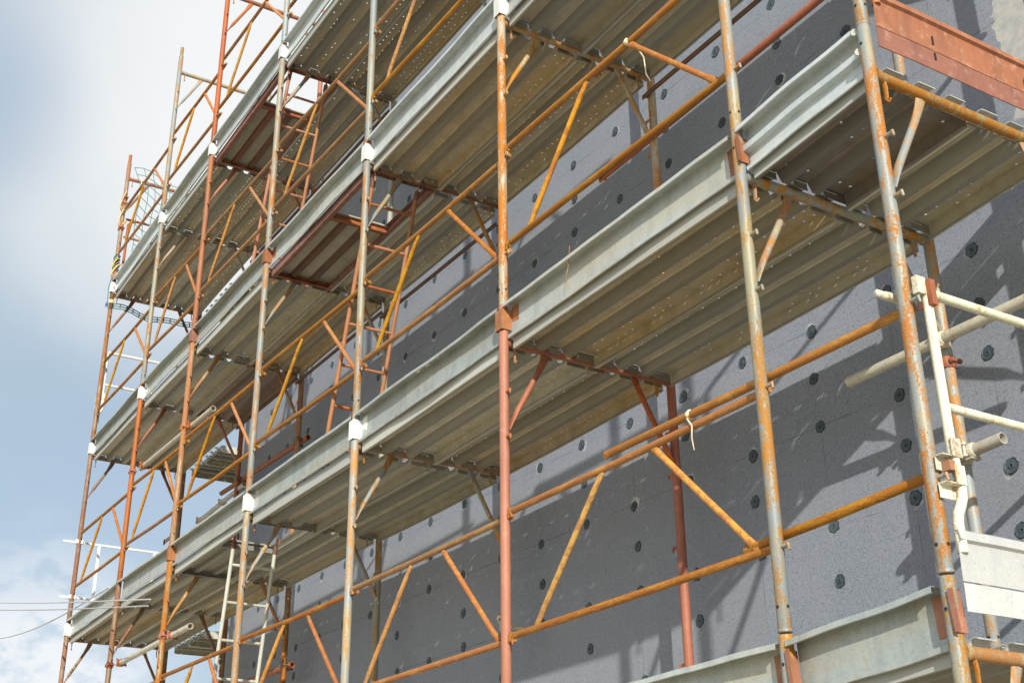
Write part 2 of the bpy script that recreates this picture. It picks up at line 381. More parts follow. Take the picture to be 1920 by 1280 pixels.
FC = {  # material of each frame (post i, level l)
 (0, -1): 'galvrust', (0, 0): 'galvrust', (0, 1): 'galvrust', (1, -1): 'galvrust', (1, 0): 'galvrust', (1, 1): 'galvrust',
 (2, -1): 'red', (2, 0): 'red', (2, 1): 'rusty2', (3, -1): 'galv', (3, 0): 'galvrust', (3, 1): 'galvrust', (3, 2): 'galv', (2, 2): 'galv',
 (4, 0): 'galvrust', (4, 1): 'galvrust', (4, 2): 'galvrust', (5, 0): 'rusty', (5, 1): 'rusty', (5, 2): 'red', (5, 3): 'red',
 (6, 0): 'brown', (6, 1): 'red', (6, 2): 'galvrust', (6, 3): 'galvrust', (7, 0): 'brown', (7, 1): 'brown', (7, 2): 'brown', (7, 3): 'brown', (4, 3): 'galv'}
M['rusty2'] = rusty('orange_flaking_tube', (.36, .36, .30), (.42, .175, .04), (.42, .24, .08), .50, (.42, .34, .17), 1.8)
CNAME = {'galvrust': 'rust-patched grey scaffold frame', 'galv': 'plain grey scaffold frame', 'red': 'brick-red primer scaffold frame',
         'rusty': 'orange-rusted scaffold frame', 'rusty2': 'flaking orange and grey scaffold frame', 'brown': 'brown-rusted scaffold frame'}
LF = {-1: 'below the bottom toe boards', 0: 'carrying the lowest full deck', 1: 'carrying the middle deck', 2: 'carrying the top deck', 3: 'open above the top deck'}
first = True
for (i, l), mk in sorted(FC.items()):
    if (i, l) in ((2, -1), (3, -1)): pass
    loc = (XP[i], 0, lz(i, l)-H)
    if l == 3 and i == 7: loc = (XP[i], 0, lz(i, l)-H-.39)
    mm = {'rusty_grey_tube': M[mk]}
    fr = dup(frame0, loc, mm)
    tag(fr, '%s %s, %s' % (CNAME[mk], LF[l], postname(i)), 'scaffold frame', 'scaffold frames along the facade')
    # inner member colours differ where the photo shows it
    for c in KIDS[fr.name]:
        if c.name.startswith('transom') and mk in ('galvrust', 'galv') and i in (2, 3, 4): remat(c, {M[mk].name: M['brown']})
        if (i, l) == (7, 3) and c.name.startswith('transom'): remat(c, {M[mk].name: M['red']})
        if (i, l) in ((0, 0), (0, -1)) and c.name.startswith('transom'): remat(c, {M[mk].name: M['rusty']})
    if l == 3 and i == 6 or (i, l) == (7, 3):
        b = MB()
        for y in (0, W): b.path([(0, y, 1.99), (0, y, 2.11)], .0185, 14, hollow=.15)
        kid(fr, 'spigot', b, M['red'] if i == 7 else M['rusty'])
def kill(r):
    for c in KIDS.pop(r.name, []): kill(c)
    bpy.data.objects.remove(r)
kill(frame0)

# ---------------------------------------------------------------- deck planks
PT = .028   # plank top above transom axis
def plank_profile():
    p = [(.020, -.072), (.001, -.074), (.0, 0.)]
    def rib(c):
        return [(c-.047, 0.), (c-.042, -.005), (c-.020, -.050), (c+.014, -.050), (c+.036, -.005), (c+.041, 0)]
    p += [(.066, 0.), (.070, -.004)] if False else []
    p += rib(.165)+[(.243, 0), (.2455, -.003), (.2480, 0)]+rib(.328)
    p += [(.492, 0.), (.491, -.074), (.472, -.072)]
    return p
def make_plank(length, mat, x0=0., hooks=True, name='deck_plank'):
    r = empty(name); sd = random.random()*10
    def warp(x, a, b): return (0, .0045*math.sin(PI*x/length)*math.sin(a*9+sd)+.0022*math.sin(x*3+a*6+sd)+(.0012*math.sin(x*11+sd) if -.02 < b < .01 else 0))
    b = MB(); b.extr([(q[0], q[1]) for q in plank_profile()], x0+.035, length-.035, .002, 10, warp)
    kid(r, 'sheet', b, mat)
    if hooks:
        for e in (0, 1):
            if e == 0 and x0 > 0: continue
            xe = .0 if e == 0 else length; sg = 1 if e == 0 else -1
            for (a0, a1) in ((.004, .114), (.210, .278), (.372, .488)):
                b = MB(); b.box((min(xe+sg*.038, xe+sg*.041), a0, -.050), (max(xe+sg*.038, xe+sg*.041), a1, -.004))
                kid(r, 'end_plate', b, mat)
            for c in (.085, .245, .405):
                b = MB(); pf = []; hr = .0222 if e == 0 else .0258
                for q in range(9):
                    an = PI*(.02+.70*q/8); pf.append((xe+sg*hr*math.cos(an), -PT+hr*math.sin(an)))
                pf = [(xe+sg*.042, -PT+.012)]+pf
                if sg < 0: pf = pf[::-1]
                hw = .034 if e == 0 else .042; b.extr(pf, c-hw, c+hw, .0028, 1, None, 'y')
                kid(r, 'hook', b, M['toebright'] if mat is not M['plankwarm'] else mat)
    return r
LEN = {}
PM = {}
def planks(l, b, k, mk):
    xl, xr = XP[b+1], XP[b]; ln = round(xr-xl, 3)
    key = (ln, mk)
    if key not in PM: PM[key] = make_plank(ln, M[mk]); src = PM[key]
    o = dup(PM[key], (xl, .034+k*.495, (lz(b, l)+lz(b+1, l))/2+PT))
    o.rotation_euler = (0, -math.atan2(DZ[b]-DZ[b+1], ln), 0)
    w_ = ['outer', 'inner'][k]
    cn = {'planklight': 'grey-green', 'plankwarm': 'ochre-stained', 'plankdark': 'dark-stained', 'plankplain': 'plain grey', 'plankred': 'reddish brown'}[mk]
    tag(o, '%s deck plank, %s one, %s, %s' % (cn, w_, LDK[l], bayname(b)), 'scaffold plank', 'steel deck planks of the scaffold')
    return o
PK = {}
TRAP = {(0, 4), (1, 3), (2, 4)}
for l in (-1, 0, 1, 2):
    for b in range(7):
        if l == -1 and b > 1: continue
        if l == 2 and b < 2: continue
        for k in (0, 1):
            if (l, b) in TRAP and k == 0: continue
            mk = ['plankwarm', 'planklight'][(b+k+l) % 2]
            PK[(l, b, k)] = mk
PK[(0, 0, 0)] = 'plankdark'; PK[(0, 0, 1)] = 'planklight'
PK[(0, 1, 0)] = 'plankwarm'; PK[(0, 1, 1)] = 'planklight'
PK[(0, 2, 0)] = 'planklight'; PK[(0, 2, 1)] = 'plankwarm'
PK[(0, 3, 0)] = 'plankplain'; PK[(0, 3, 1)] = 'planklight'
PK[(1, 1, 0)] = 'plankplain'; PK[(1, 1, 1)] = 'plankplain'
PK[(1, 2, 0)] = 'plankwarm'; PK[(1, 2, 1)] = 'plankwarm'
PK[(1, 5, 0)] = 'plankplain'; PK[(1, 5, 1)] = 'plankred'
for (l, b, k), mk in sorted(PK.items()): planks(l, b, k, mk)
for r in PM.values(): kill(r)

# trapdoor decks: right part open
def trap_deck(l, b, x_open, fm, pm, mk, label):
    xl, xr = XP[b+1], XP[b]; ln = xr-xl
    r = empty('trapdoor_deck', (xl, .034, (lz(b, l)+lz(b+1, l))/2+PT))
    xo = x_open-xl
    t = MB()
    for y0, y1 in ((0, .004), (.486, .490)): t.box((.035, y0, -.072), (ln-.035, y1, 0))
    for y0, y1, z in ((.004, .034, -.072), (.456, .486, -.072), (.004, .03, -.004), (.46, .486, -.004)): t.box((.035, y0, z), (ln-.035, y1, z+.003))
    kid(r, 'side_channel', t, M['hatchbrown'] if fm == 'toered' else M[fm])
    t = MB(); t.box((.040, .0045, -.012), (xo, .4855, -.001)); kid(r, 'panel', t, M[pm])
    for yy in (.17, .33):
        t = MB(); t.extr([(yy-.028, -.0125), (yy-.020, -.045), (yy+.020, -.045), (yy+.028, -.0125)], .04, xo-.03, .002); kid(r, 'stiffener', t, M[mk])
    for xx in (xo-.03, .037, ln-.045):
        t = MB(); t.box((xx, .0045, -.068), (xx+.006, .4855, -.0135)); t.box((xx, .0045, -.068), (xx+.034 if xx < ln-.1 else xx+.007, .4855, -.065)); kid(r, 'cross_member', t, M[fm])
    for xe, sg in ((0, 1), (ln, -1)):
        for c in (.09, .245, .40):
            t = MB(); pf = [(xe+sg*.042, -PT+.012)]+[(xe+sg*.0245*math.cos(PI*(.02+.8*q/8)), -PT+.0245*math.sin(PI*(.02+.8*q/8))) for q in range(9)]
            if sg < 0: pf = pf[::-1]
            t.extr(pf, c-.04, c+.04, .0028, 1, None, 'y'); kid(r, 'hook', t, M['white'])
    tag(r, label, 'trapdoor deck', 'trapdoor decks of the scaffold')
trap_deck(0, 4, -6.13, 'plankplain', 'ply', 'plankplain', 'galvanised trapdoor deck above the grey ladder, lowest full level')
trap_deck(1, 3, -4.27, 'toered', 'ply', 'dark', 'red-framed trapdoor deck with an open hatch, middle level')
trap_deck(2, 4, -6.02, 'toered', 'ply', 'dark', 'red-framed trapdoor deck with sky showing through its hatch, top deck level')

# ---------------------------------------------------------------- toe boards
TP = [(.012, .004), (.006, .006), (.006, .024), (.027, .027), (.030, .10), (.030, .186), (.029, .192), (-.022, .190), (-.024, .172), (-.020, .172)]
TP2 = [(.012, .004), (.006, .006), (.006, .022), (.027, .025), (.030, .05), (.030, .090), (.002, .094), (.000, .118), (.027, .122), (.030, .16), (.030, .186), (.029, .200), (-.022, .198), (-.024, .180), (-.020, .180)]
TM = {}
def toe(l, b, mk, clip, z0=.004, ends=(.030, .030), warp_amp=1., prof=None):
    xl, xr = XP[b+1]+ends[0], XP[b]-ends[1]; ln = round(xr-xl, 3)
    r = empty('toe_board', (xl, 0, lz(b+1, l)+z0))
    r.rotation_euler = (0, -math.atan2(DZ[b]-DZ[b+1], ln), 0)
    s1, s2 = random.random()*9, random.random()*9
    def warp(x, a, bb): return (warp_amp*.004*math.sin(x*4.1+s1+bb*5)*math.sin(PI*x/ln), warp_amp*.004*math.sin(x*3.3+s2)*math.sin(PI*x/ln)+.0012*math.sin(x*17+s1))
    t = MB(); t.extr((prof or TP)[::-1], 0, ln, .002, 16, warp); kid(r, 'board', t, M[mk])
    X = -ends[0]
    if 'w' in clip or 'r' in clip:
        cm = M['white'] if 'w' in clip else M['bracket']
        t = MB(); o_ = .0285; th = .0025; z1 = .152 if 'w' in clip else .165; z2 = .03 if 'w' in clip else .055
        t.box((X-o_-th, -o_-th, z2), (X+o_+th, -o_, z1))
        t.box((X-o_-th, -o_, z2), (X-o_, .030, z1)); t.box((X+o_, -o_, z2), (X+o_+th, .030, z1))
        t.box((X+o_+th, .030, z2-.01), (X+o_+.07, .033, z1+.015))
        kid(r, 'end_clip', t, cm)
    if 'p' in clip:
        t = MB(); t.box((X-.080, .0245, .050), (X+.020, .0272, .170))
        t.box((X+.0305, -.030, .04), (X+.0335, .0235, .160)); t.box((X+.0335, -.030, .04), (X+.050, -.0275, .160))
        kid(r, 'end_bracket', t, M['bracket'])
    if 'q' in clip:
        X2 = ln+ends[1]
        t = MB(); t.box((X2-.075, .0245, .050), (X2+.030, .0272, .175))
        t.box((X2+.0305, -.030, .04), (X2+.0335, .0235, .165)); t.box((X2+.0335, -.030, .04), (X2+.052, -.0275, .165))
        kid(r, 'end_bracket', t, M['bracket'])
    cn = {'toe': 'galvanised steel toe board', 'toebright': 'bright galvanised steel toe board', 'toewhite': 'white steel toe board'}[mk]
    tag(r, '%s, %s, %s' % (cn, LDK[l], bayname(b)), 'toe board', 'toe boards along the facade')
    return r
toe(-1, 0, 'toe', 'pq'); toe(-1, 1, 'toe', 'r')
tb = toe(0, 0, 'toebright', 'p', ends=(.032, .028), prof=TP2)
for z in (.100, .190):
    t = MB(); t.path([(XP[0]-XP[1]-.048, -.010, z), (XP[0]-XP[1]-.046, -.013, z)], [.0165, .0155], 16); kid(tb, 'end_tab', t, M['toe'])
toe(0, 1, 'toe', 'r'); toe(0, 2, 'toe', 'wr', warp_amp=2.5); toe(0, 3, 'toe', 'w'); toe(0, 4, 'toe', 'r'); toe(0, 5, 'toe', ''); toe(0, 6, 'toe', 'w')
toe(1, 0, 'toe', 'r'); toe(1, 1, 'toe', 'w'); toe(1, 2, 'toebright', 'w'); toe(1, 3, 'toe', 'r', warp_amp=2.2); toe(1, 4, 'toe', 'r'); toe(1, 5, 'toe', 'w'); toe(1, 6, 'toe', 'w')
toe(2, 2, 'toebright', 'w'); toe(2, 3, 'toebright', 'w'); toe(2, 4, 'toebright', 'w'); toe(2, 5, 'toe', 'w'); toe(2, 6, 'toebright', 'w')

# end toe boards across the right-hand end
def end_toe(z, mk, label):
    r = empty('end_toe_board', (XP[0]+.045, .010, z))
    def warp(y, a, b): return (.002*math.sin(y*5), .001*math.sin(y*9))
    t = MB(); t.extr([(0, -.088), (.004, -.088), (.006, -.0052), (.000, -.005)], 0, 1.14, .002, 6, warp, 'y')
    kid(r, 'lower_strip', t, M[mk])
    t = MB(); t.extr([(0.002, 0.), (.005, 0.), (.008, .115), (.020, .122), (.014, .150), (.0, .158)], -.0, 1.14, .002, 6, warp, 'y')
    kid(r, 'upper_board', t, M[mk])
    for y in (.29, .80):
        for z0, z1 in ((.026, .062), (-.042, -.012)):
            t = MB(); t.box((.0085, y-.004, z0), (.0115, y+.004, z1)); kid(r, 'slot', t, M['black'])
    tag(r, label, 'toe board')
end_toe(lz(0, 0)+.180, 'toered', 'rust-red toe board across the scaffold end at the top right')
end_toe(lz(0, -1)+.195, 'toewhite', 'white toe board across the scaffold end at the bottom right')

# ---------------------------------------------------------------- guard rails
def girder(l, b, y=.046, dm=('diag', 'diagred')):
    xl, xr = XP[b+1], XP[b]; ln = xr-xl
    r = empty('guardrail_girder', (xl, y, lz(b+1, l)))
    r.rotation_euler = (0, -math.atan2(DZ[b]-DZ[b+1], ln), 0)
    zt, zb = 1.115, .535
    for z, nm in ((zt, 'top_rail'), (zb, 'bottom_rail')):
        t = MB(); sg_ = -.006 if random.random() < .5 else .0
        t.path([(.030, -.046, z), (.060, -.045, z), (.085, -.044, z), (ln*.5, -.022, z+sg_), (ln-.10, -.002, z), (ln-.0, .0, z)], [(.018, .006), (.018, .007), .0155, .0155, .0155, .012], 14)
        t.path([(.034, -.046, z-.024), (.044, -.048, z), (.050, -.046, z+.020)], [(.010, .006), (.014, .006), (.009, .005)], 8)
        t.path([(.040, -.046, z-.006), (.070, -.046, z-.012), (.076, -.046, z-.030)], .0055, 6)
        kid(r, nm, t, M['rail'])
    for (xa, za, xb, zb_, mk) in ((ln*.43, zt-.012, ln*.14, zb+.012, dm[0]), (ln*.62, zt-.012, ln*.925, zb+.012, dm[1])):
        t = MB(); A = Vector((xa, -.046*(1-xa/ln), za)); B = Vector((xb, -.046*(1-xb/ln), zb_)); D = B-A
        t.path([A, A+D*.05, A+D*.10, A+D*.90, A+D*.95, B], [(.018, .006), (.017, .008), .0135, .0135, (.017, .008), (.018, .006)], 12)
        kid(r, 'strut', t, M[mk])
    tag(r, 'rusty two-strut guardrail girder, %s, %s' % ({-1: 'below the lowest full deck', 0: 'above the lowest full deck', 1: 'above the middle deck', 2: 'above the top deck'}[l], bayname(b)), 'guardrail', 'guardrail girders along the facade')
for l, bs in ((-1, (1, 2, 3, 4, 5, 6)), (0, (1, 2, 3, 4, 5, 6)), (1, (1, 2, 3, 4, 5, 6)), (2, (2, 3, 4, 5, 6))):
    for b in bs: girder(l, b, dm=('diag', 'diag') if (l, b) == (-1, 1) else ('diag', 'diagred'))
def single(name, p0, p1, mk, label, r=.0165, cat='guardrail', group=None, flat=True, hollow=0.):
    p0, p1 = Vector(p0), Vector(p1); d = (p1-p0); e = empty(name, p0)
    t = MB(); D = d; n = d.normalized()
    if flat: t.path([(0, 0, 0), n*.03, n*.055, D*.5+Vector((0, 0, -.003)), D-n*.055, D-n*.03, D], [(r*1.2, .006), (r*1.2, .007), r, r, r, (r*1.2, .007), (r*1.2, .006)], 14)
    else: t.path([(0, 0, 0), D], r, 18, hollow=hollow)
    kid(e, 'tube', t, M[mk])
    if flat:
        for q in (n*.018, D-n*.018):
            t = MB(); t.path([q+Vector((0, -.010, 0)), q+Vector((0, .030, 0))], .006, 8); kid(e, 'end_pin', t, M[mk])
    tag(e, label, cat, group)
    return e
single('guard_rail', (-1.02, .026, -.868), (.69, .050, -.875), 'rail', 'single orange guard rail lying over the top girder into the right end bay')
single('guard_rail', (-.22, .050, -1.470), (.69, .050, -1.438), 'rail', 'lower single orange rail crossing the right end bay below the lowest full deck')
single('guard_rail', (-1.0, .050, .50), (.69, .050, .53), 'red', 'single rust-red guard rail behind the second post at the top right')
single('guard_rail', (-1.0, .050, 1.10), (.69, .050, 1.13), 'red', 'topmost single rust-red guard rail above the right end bay')
G = 'dark single rails on the wall side'
for l, b, dz in ((0, 1, 0), (0, 3, -.02), (0, 4, .02), (0, 5, .06), (1, 4, 0), (1, 5, 0), (2, 4, 0), (2, 5, 0)):
    single('inner_rail', (XP[b+1]-.03, W-.045, lz(b+1, l)+1.845+dz), (XP[b]+(.0 if b != 1 else .66), W-.045, lz(b, l)+1.845+dz), 'dark',
           'dark rail on the wall side, %s, %s' % (LDK[l], bayname(b)), .014, 'guardrail', G)

# ---------------------------------------------------------------- end guard frames
def rot_clamp(parent, p, along, mat, r=.026):
    """a two-part coupler: shell round a tube with bolts"""
    p = Vector(p); a = Vector(along).normalized(); o = Vector((0, 0, 1)) if abs(a.z) < .9 else Vector((0, 1, 0))
    s_ = a.cross(o).normalized(); c = MB()
    c.path([p-a*.026, p-a*.022, p+a*.022, p+a*.026], [r+.001, r+.006, r+.006, r+.001], 14)
    for sg in (-1, 1):
        q = p+s_*sg*(r+.012)
        c.path([q-o*.030, q+o*.034], .0065, 8); c.path([q+o*.020, q+o*.030], .0125, 6); c.path([q-o*.028, q-o*.018], .0125, 6)
    c.box(tuple(p+Vector((-.018, -.018, -.034))), tuple(p+Vector((.018, .018, -.022))))
    return kid(parent, 'coupler', c, mat)
def end_guard(x, zL, mat, label, bracket, group=None):
    r = empty('end_guard_frame', (x, .0, zL))
    t = MB(); t.path([(0, .052, 1.138), (0, 1.06, 1.138)], .0165, 14); kid(r, 'top_bar', t, mat)
    t = MB(); t.path([(0, .06, .745), (0, .99, .745)], .0145, 14); kid(r, 'middle_bar', t, mat)
    for s_ in (0, 1):
        f = (lambda y: y) if s_ == 0 else (lambda y: W-y)
        t = MB(); t.path([(0, f(.050), 1.125), (0, f(.052), .60), (0, f(.062), .53), (0, f(.068), .49), (0, f(.066), .455), (0, f(.052), .425), (0, f(.036), .40), (0, f(.030), .37), (0, f(.030), .28)], .0165, 14)
        kid(r, 'upright', t, mat)
        for z in (.585, .498):
            t = MB(); y = f(.045)
            sg = 1 if s_ == 0 else -1
            for zz, x0, x1 in ((z+.030, 0.012, .052),):
                t.box((.016, min(y-.014*sg, y+.026*sg), z-.006), (.019, max(y-.014*sg, y+.026*sg), z+.052))
                t.box((.016, min(y-.014*sg, y+.026*sg), z-.009), (.019+.0, max(y-.014*sg, y+.026*sg), z-.006))
                t.box((-.020, min(y+.026*sg, y+.029*sg), z-.009), (.019, max(y+.026*sg, y+.029*sg), z+.052))
                t.box((-.016, min(y-.058*sg, y+.012*sg), z-.050), (-.013, max(y-.058*sg, y+.012*sg), z-.004))
                t.box((-.0128, min(y-.058*sg, y+.026*sg), z-.008), (.0158, max(y-.058*sg, y+.026*sg), z-.005))
            kid(r, 'bracket', t, bracket)
    return tag(r, label, 'end guard frame', group)
g1 = end_guard(XP[0]+.048, lz(0, -1), M['cream'], 'cream-white tubular end guard clipped to the right end post', M['cream'])
t = MB(); t.path([(-.098, -.030, 1.150), (-.098, .050, 1.150)], .0150, 14, hollow=.2); t.path([(-.098, .046, 1.150), (.0, .050, 1.145)], .010, 10); t.box((-.010, .0, 1.125), (.012, .040, 1.185)); kid(g1, 'end_sleeve', t, M['cream'])
for bx in (((-.022, .038, 1.085), (.030, .062, 1.175)), ((-.012, .010, .53), (.018, .036, .562))):
    t = MB(); t.box(*bx); kid(g1, 'clamp_plate', t, M['bracket'])
end_guard(XP[0]+.048, lz(0, 0), M['redlight'], 'rusty end guard at the top right corner, above the red toe board', M['redlight'])
g2 = end_guard(XP[7]-.048, lz(7, 1)+.14, M['white'], 'white tubular end guard frame at the far left end above the middle deck', M['white'])
# flat white end guard, lowest full level
r = empty('end_guard_frame', (XP[7]-.03, 0, lz(7, 0)))
for z, y0, y1 in ((1.03, -.16, 1.1), (.44, -.12, 1.1)):
    t = MB(); t.box((-.009, y0, z-.010), (.009, y1, z+.010)); kid(r, 'flat_bar', t, M['white'])
    t = MB(); t.box((-.02, -.035, z-.02), (.05, .035, z+.02)); kid(r, 'clamp', t, M['white'])
for y in (.22, .82):
    t = MB(); t.box((-.008, y-.013, .4505), (.008, y+.013, 1.0195)); kid(r, 'upright', t, M['white'])
tag(r, 'white flat-bar end guard at the far left end, the lowest one, sky behind it', 'end guard frame')
# red end guard at the uppermost deck
r = empty('end_guard_frame', (XP[7]-.03, 0, lz(7, 2)))
for z in (1.04, .80, .10): 
    t = MB(); t.path([(0, .05, z), (0, 1.1, z-.01)], .014, 12); kid(r, 'rail', t, M['red'])
t = MB(); t.path([(0, .17, 1.03), (0, .12, 1.02), (0, .085, .97), (0, .085, .3), (0, .05, .15)], .016, 12); kid(r, 'upright', t, M['red'])
for z in (1.30, 1.22, .88):
    rot_clamp(r, (.03, 0, z), (0, 0, 1), M['clampred'])
tag(r, 'rust-red end guard frame at the far left end behind the green net', 'end guard frame')

# ---------------------------------------------------------------- loose tubes with couplers
def tube(label, p0, p1, mk, clamps, cm='clamp', name='scaffold_tube', post=None, r=.0242):
    e = single(name, p0, p1, mk, label, r, 'scaffold tube', None, False, .14)
    d = (Vector(p1)-Vector(p0))
    for k in clamps:
        rot_clamp(e, d*k, d, M[cm])
    return e
def stand(e, p, cm, r=.026):
    rot_clamp(e, Vector(p)-e.location, (0, 0, 1), M[cm], r)
e = tube('pale grey scaffold tube jutting past the wall side of the right-hand posts, upper one', (-.50, W-.052, -.515), (.60, W-.052, -.51), 'scaftube', (.47,))
stand(e, (0, W, -.60), 'clampred')
e = tube('short pale tube stub clamped low to the second wall-side post at the right', (-.01, W-.052, -1.02), (.235, W-.052, -1.01), 'scaftube', (.36,))
stand(e, (0, W, -1.02), 'clamp')
e = tube('pale grey tube clamped along the sixth and seventh posts under the middle deck', (-8.62, .054, lz(6, 0)+1.28), (-6.55, .054, lz(5, 0)+1.22), 'scaftube', (.06, .74), 'clampred')
stand(e, (XP[6], 0, 1.31), 'clampred'); stand(e, (XP[5], 0, 1.25), 'clampred')
e = tube('pale grey tube clamped along the posts under the lowest full deck at the left', (-8.62, .054, -.52), (-6.62, .054, -.55), 'scaftube', (.05, .78), 'clampred')
stand(e, (XP[6], 0, -.52), 'clampred'); stand(e, (XP[5], 0, -.54), 'clampred')
e = tube('dark red tube clamped on the wall side above the lowest full deck', (-9.33, W+.052, 1.44), (-7.03, W+.052, 1.33), 'red', (.27, .9), 'brown')
stand(e, (XP[6], W, 1.41), 'brown'); stand(e, (XP[5], W, 1.335), 'brown')
e = tube('grey tube with a rough clamp lying beside the dark red tube at the left', (-9.95, W+.02, 1.28), (-8.55, W+.02, 1.31), 'scaftube', (.06, .55))
e = tube('short rust-red tube clamped on the wall side at the bottom left', (-8.2, W+.052, -.66), (-7.08, W+.052, -.68), 'redlight', (.9,), 'brown')
stand(e, (XP[5], W, -.68), 'brown')
# wall-tie ring behind the third post
e = empty('wall_tie', (XP[3], W, -1.02)); t = MB()
t.path([(0, .03, 0), (0, .19, .0)], .010, 10); t.path([(-.05, .0, .03), (-.03, -.03, .05), (0, -.04, .055), (.03, -.03, .05), (.05, 0, .03)], .008, 8); kid(e, 'tie_rod', t, M['clamp'])
t = MB(); t.path([(0, 0, -.03), (0, 0, .03)], .031, 14); kid(e, 'collar', t, M['clamp'])
tag(e, 'pale wall tie clamped round the wall-side post behind the third post from the right', 'wall tie')

# ---------------------------------------------------------------- ladders
def ladder(x0, z0, x1, z1, ya, yb, mk, label):
    r = empty('ladder', (x1, ya, z1))
    d = Vector((x0-x1, 0, z0-z1)); n = d.normalized(); w = yb-ya
    for y in (0, w):
        t = MB(); t.path([(0, y, 0), d+Vector((0, y, 0))], .0145, 12); kid(r, 'stile', t, M[mk])
        t = MB(); tp = d+Vector((0, y, 0)); t.path([tp-n*.03, tp+n*.03], .018, 12); t.path([tp+n*.02, tp+n*.06+Vector((.005, 0, 0)), tp+n*.085+Vector((.035, 0, .0)), tp+n*.075+Vector((.07, 0, -.01)), tp+n*.04+Vector((.08, 0, -.02))], .0075, 8); kid(r, 'hook', t, M['dark'])
    L_ = d.length; k = .14
    while k < L_-.1:
        t = MB(); t.path([n*k+Vector((0, .0, 0)), n*k+Vector((0, w, 0))], .011, 10); kid(r, 'rung', t, M[mk]); k += .275
    tag(r, label, 'ladder', 'access ladders between the decks')
ladder(-3.60, 1.86, -4.22, .03, .07, .40, 'redlight', 'rust-red ladder standing on the lowest full deck up to the middle trapdoor')
ladder(-5.40, 3.86, -6.05, 2.03, .08, .41, 'redlight', 'rust-red ladder standing on the middle deck up to the uppermost trapdoor')
M['ladgrey'] = rusty('grey_ladder_tube', (.42, .44, .38), (.45, .28, .16), (.42, .38, .28), .05, (.5, .5, .4))
ladder(-5.90, -.07, -6.28, -1.97, .10, .43, 'ladgrey', 'grey-white ladder at the bottom left leading up to the lowest trapdoor')

# ---------------------------------------------------------------- return scaffold round the far left corner
mk_ = make_plank(1.80, M['planklight'])
fr0 = make_frame()
for l in (0, 1, 2):
    z = lz(7, l)
    for k in (0, 1):
        o = dup(mk_, (-9.52-k*.497, W+.04, z+PT-.01), rz=PI/2)
        tag(o, 'return scaffold plank round the left corner, %s, %s' % (LDK[l], 'nearer the wall' if k == 0 else 'outer one'), 'scaffold plank', 'planks of the return scaffold')
    fr = dup(fr0, (-9.50, W+.04+1.80, z-H), {'rusty_grey_tube': M['brown']}, rz=PI/2)
    tag(fr, 'brown frame of the return scaffold behind the left corner, %s' % LDK[l], 'scaffold frame', 'frames of the return scaffold')
kill(mk_); kill(fr0)

# ---------------------------------------------------------------- net, ropes, straps
random.seed(3)
def net(label, P, nu, nv, r=.0042):
    t = MB()
    for i in range(nu+1):
        t.path([P(i/nu, j/10) for j in range(11)], r, 5)
    for j in range(nv+1):
        t.path([P(i/10, j/nv) for i in range(11)], r, 5)
    o = obj('safety_net', t, M['netgreen']); tag(o, label, 'net')
zt7 = lz(7, 3)-.39
def P(u, v):
    top = Vector((XP[7]+.03, .06+.98*u, zt7+.16-.18*u)); bot = Vector((XP[7]-.0, .08+.95*u, lz(7, 2)+.28-.1*math.sin(PI*u)))
    p = top.lerp(bot, v); p.x += .05*math.sin(PI*v)+.03*math.sin(7*u+5*v); p.y += .04*math.sin(9*v+4*u)*math.sin(PI*v)+.10*math.sin(PI*v)*(1-u); p.z += .03*math.sin(11*u+6*v); return p
net('green safety net hung in the open frame at the far left end', P, 9, 13)
def P2(u, v): return Vector((XP[7]+.0+.02*math.sin(9*u), .03+1.05*u, lz(7, 2)-.10-.05*math.sin(PI*u)-.06*v+.02*math.sin(13*u)))
net('narrow strip of green net sagging beneath the uppermost deck at the far left end', P2, 14, 2, .006)
def rope(name, pts, r, mk, label, cat):
    t = MB(); t.path(pts, r, 8); o = obj(name, t, M[mk]); tag(o, label, cat); return o
def coil(x, z0, z1, turns, rad, tilt=.01):
    return [(x+rad*math.cos(2*PI*k/10), rad*math.sin(2*PI*k/10), z0+(z1-z0)*k/(10*turns)+tilt*math.sin(2*PI*k/10+.6)) for k in range(int(10*turns)+1)]
rope('tie_rope', coil(XP[7], lz(7, 2)+.30, lz(7, 2)+.52, 5, .034, .03), .006, 'netgreen', 'green cord wound round the far left post above the deck', 'rope')
rope('tie_rope', coil(XP[7]+.01, lz(7, 2)+.22, lz(7, 2)+.44, 2, .042, .05), .008, 'rope', 'pale yellow rope tied round the far left post, the lower one', 'rope')
rope('tie_rope', coil(XP[7]+.01, lz(7, 2)+.86, lz(7, 2)+1.32, 2, .044, .09), .0065, 'rope', 'pale yellow rope tied round the far left post below its clamps', 'rope')
rope('tie_rope', [(XP[7]+.02, .16, zt7+.04), (XP[7]+.03, .17, zt7-.1), (XP[7]+.03, .15, zt7-.28)], .006, 'strap', 'white cord hanging from the top bar at the far left end', 'rope')
rope('tie_rope', [(XP[7]-.05, -.02, lz(7, 2)+.24), (XP[7]-.10, -.03, lz(7, 2)+.14), (XP[7]-.11, -.02, lz(7, 2)-.02), (XP[7]-.07, -.02, lz(7, 2)-.14)], .006, 'netgreen', 'dark green cord dangling outside the far left post', 'rope')
t = MB(); t.box((XP[7]-.13, -.034, lz(7, 2)-.11), (XP[7]-.045, -.030, lz(7, 2)-.06)); o = obj('tag', t, M['blue']); tag(o, 'small blue tag taped beside the far left post', 'tag')
t = MB(); t.path([(XP[7], 0, lz(7, 2)-.105), (XP[7], 0, lz(7, 2)-.065)], RP+.003, 16); o = obj('tape_wrap', t, M['rope']); tag(o, 'cream tape wrapped round the far left post beside the blue tag', 'tape')
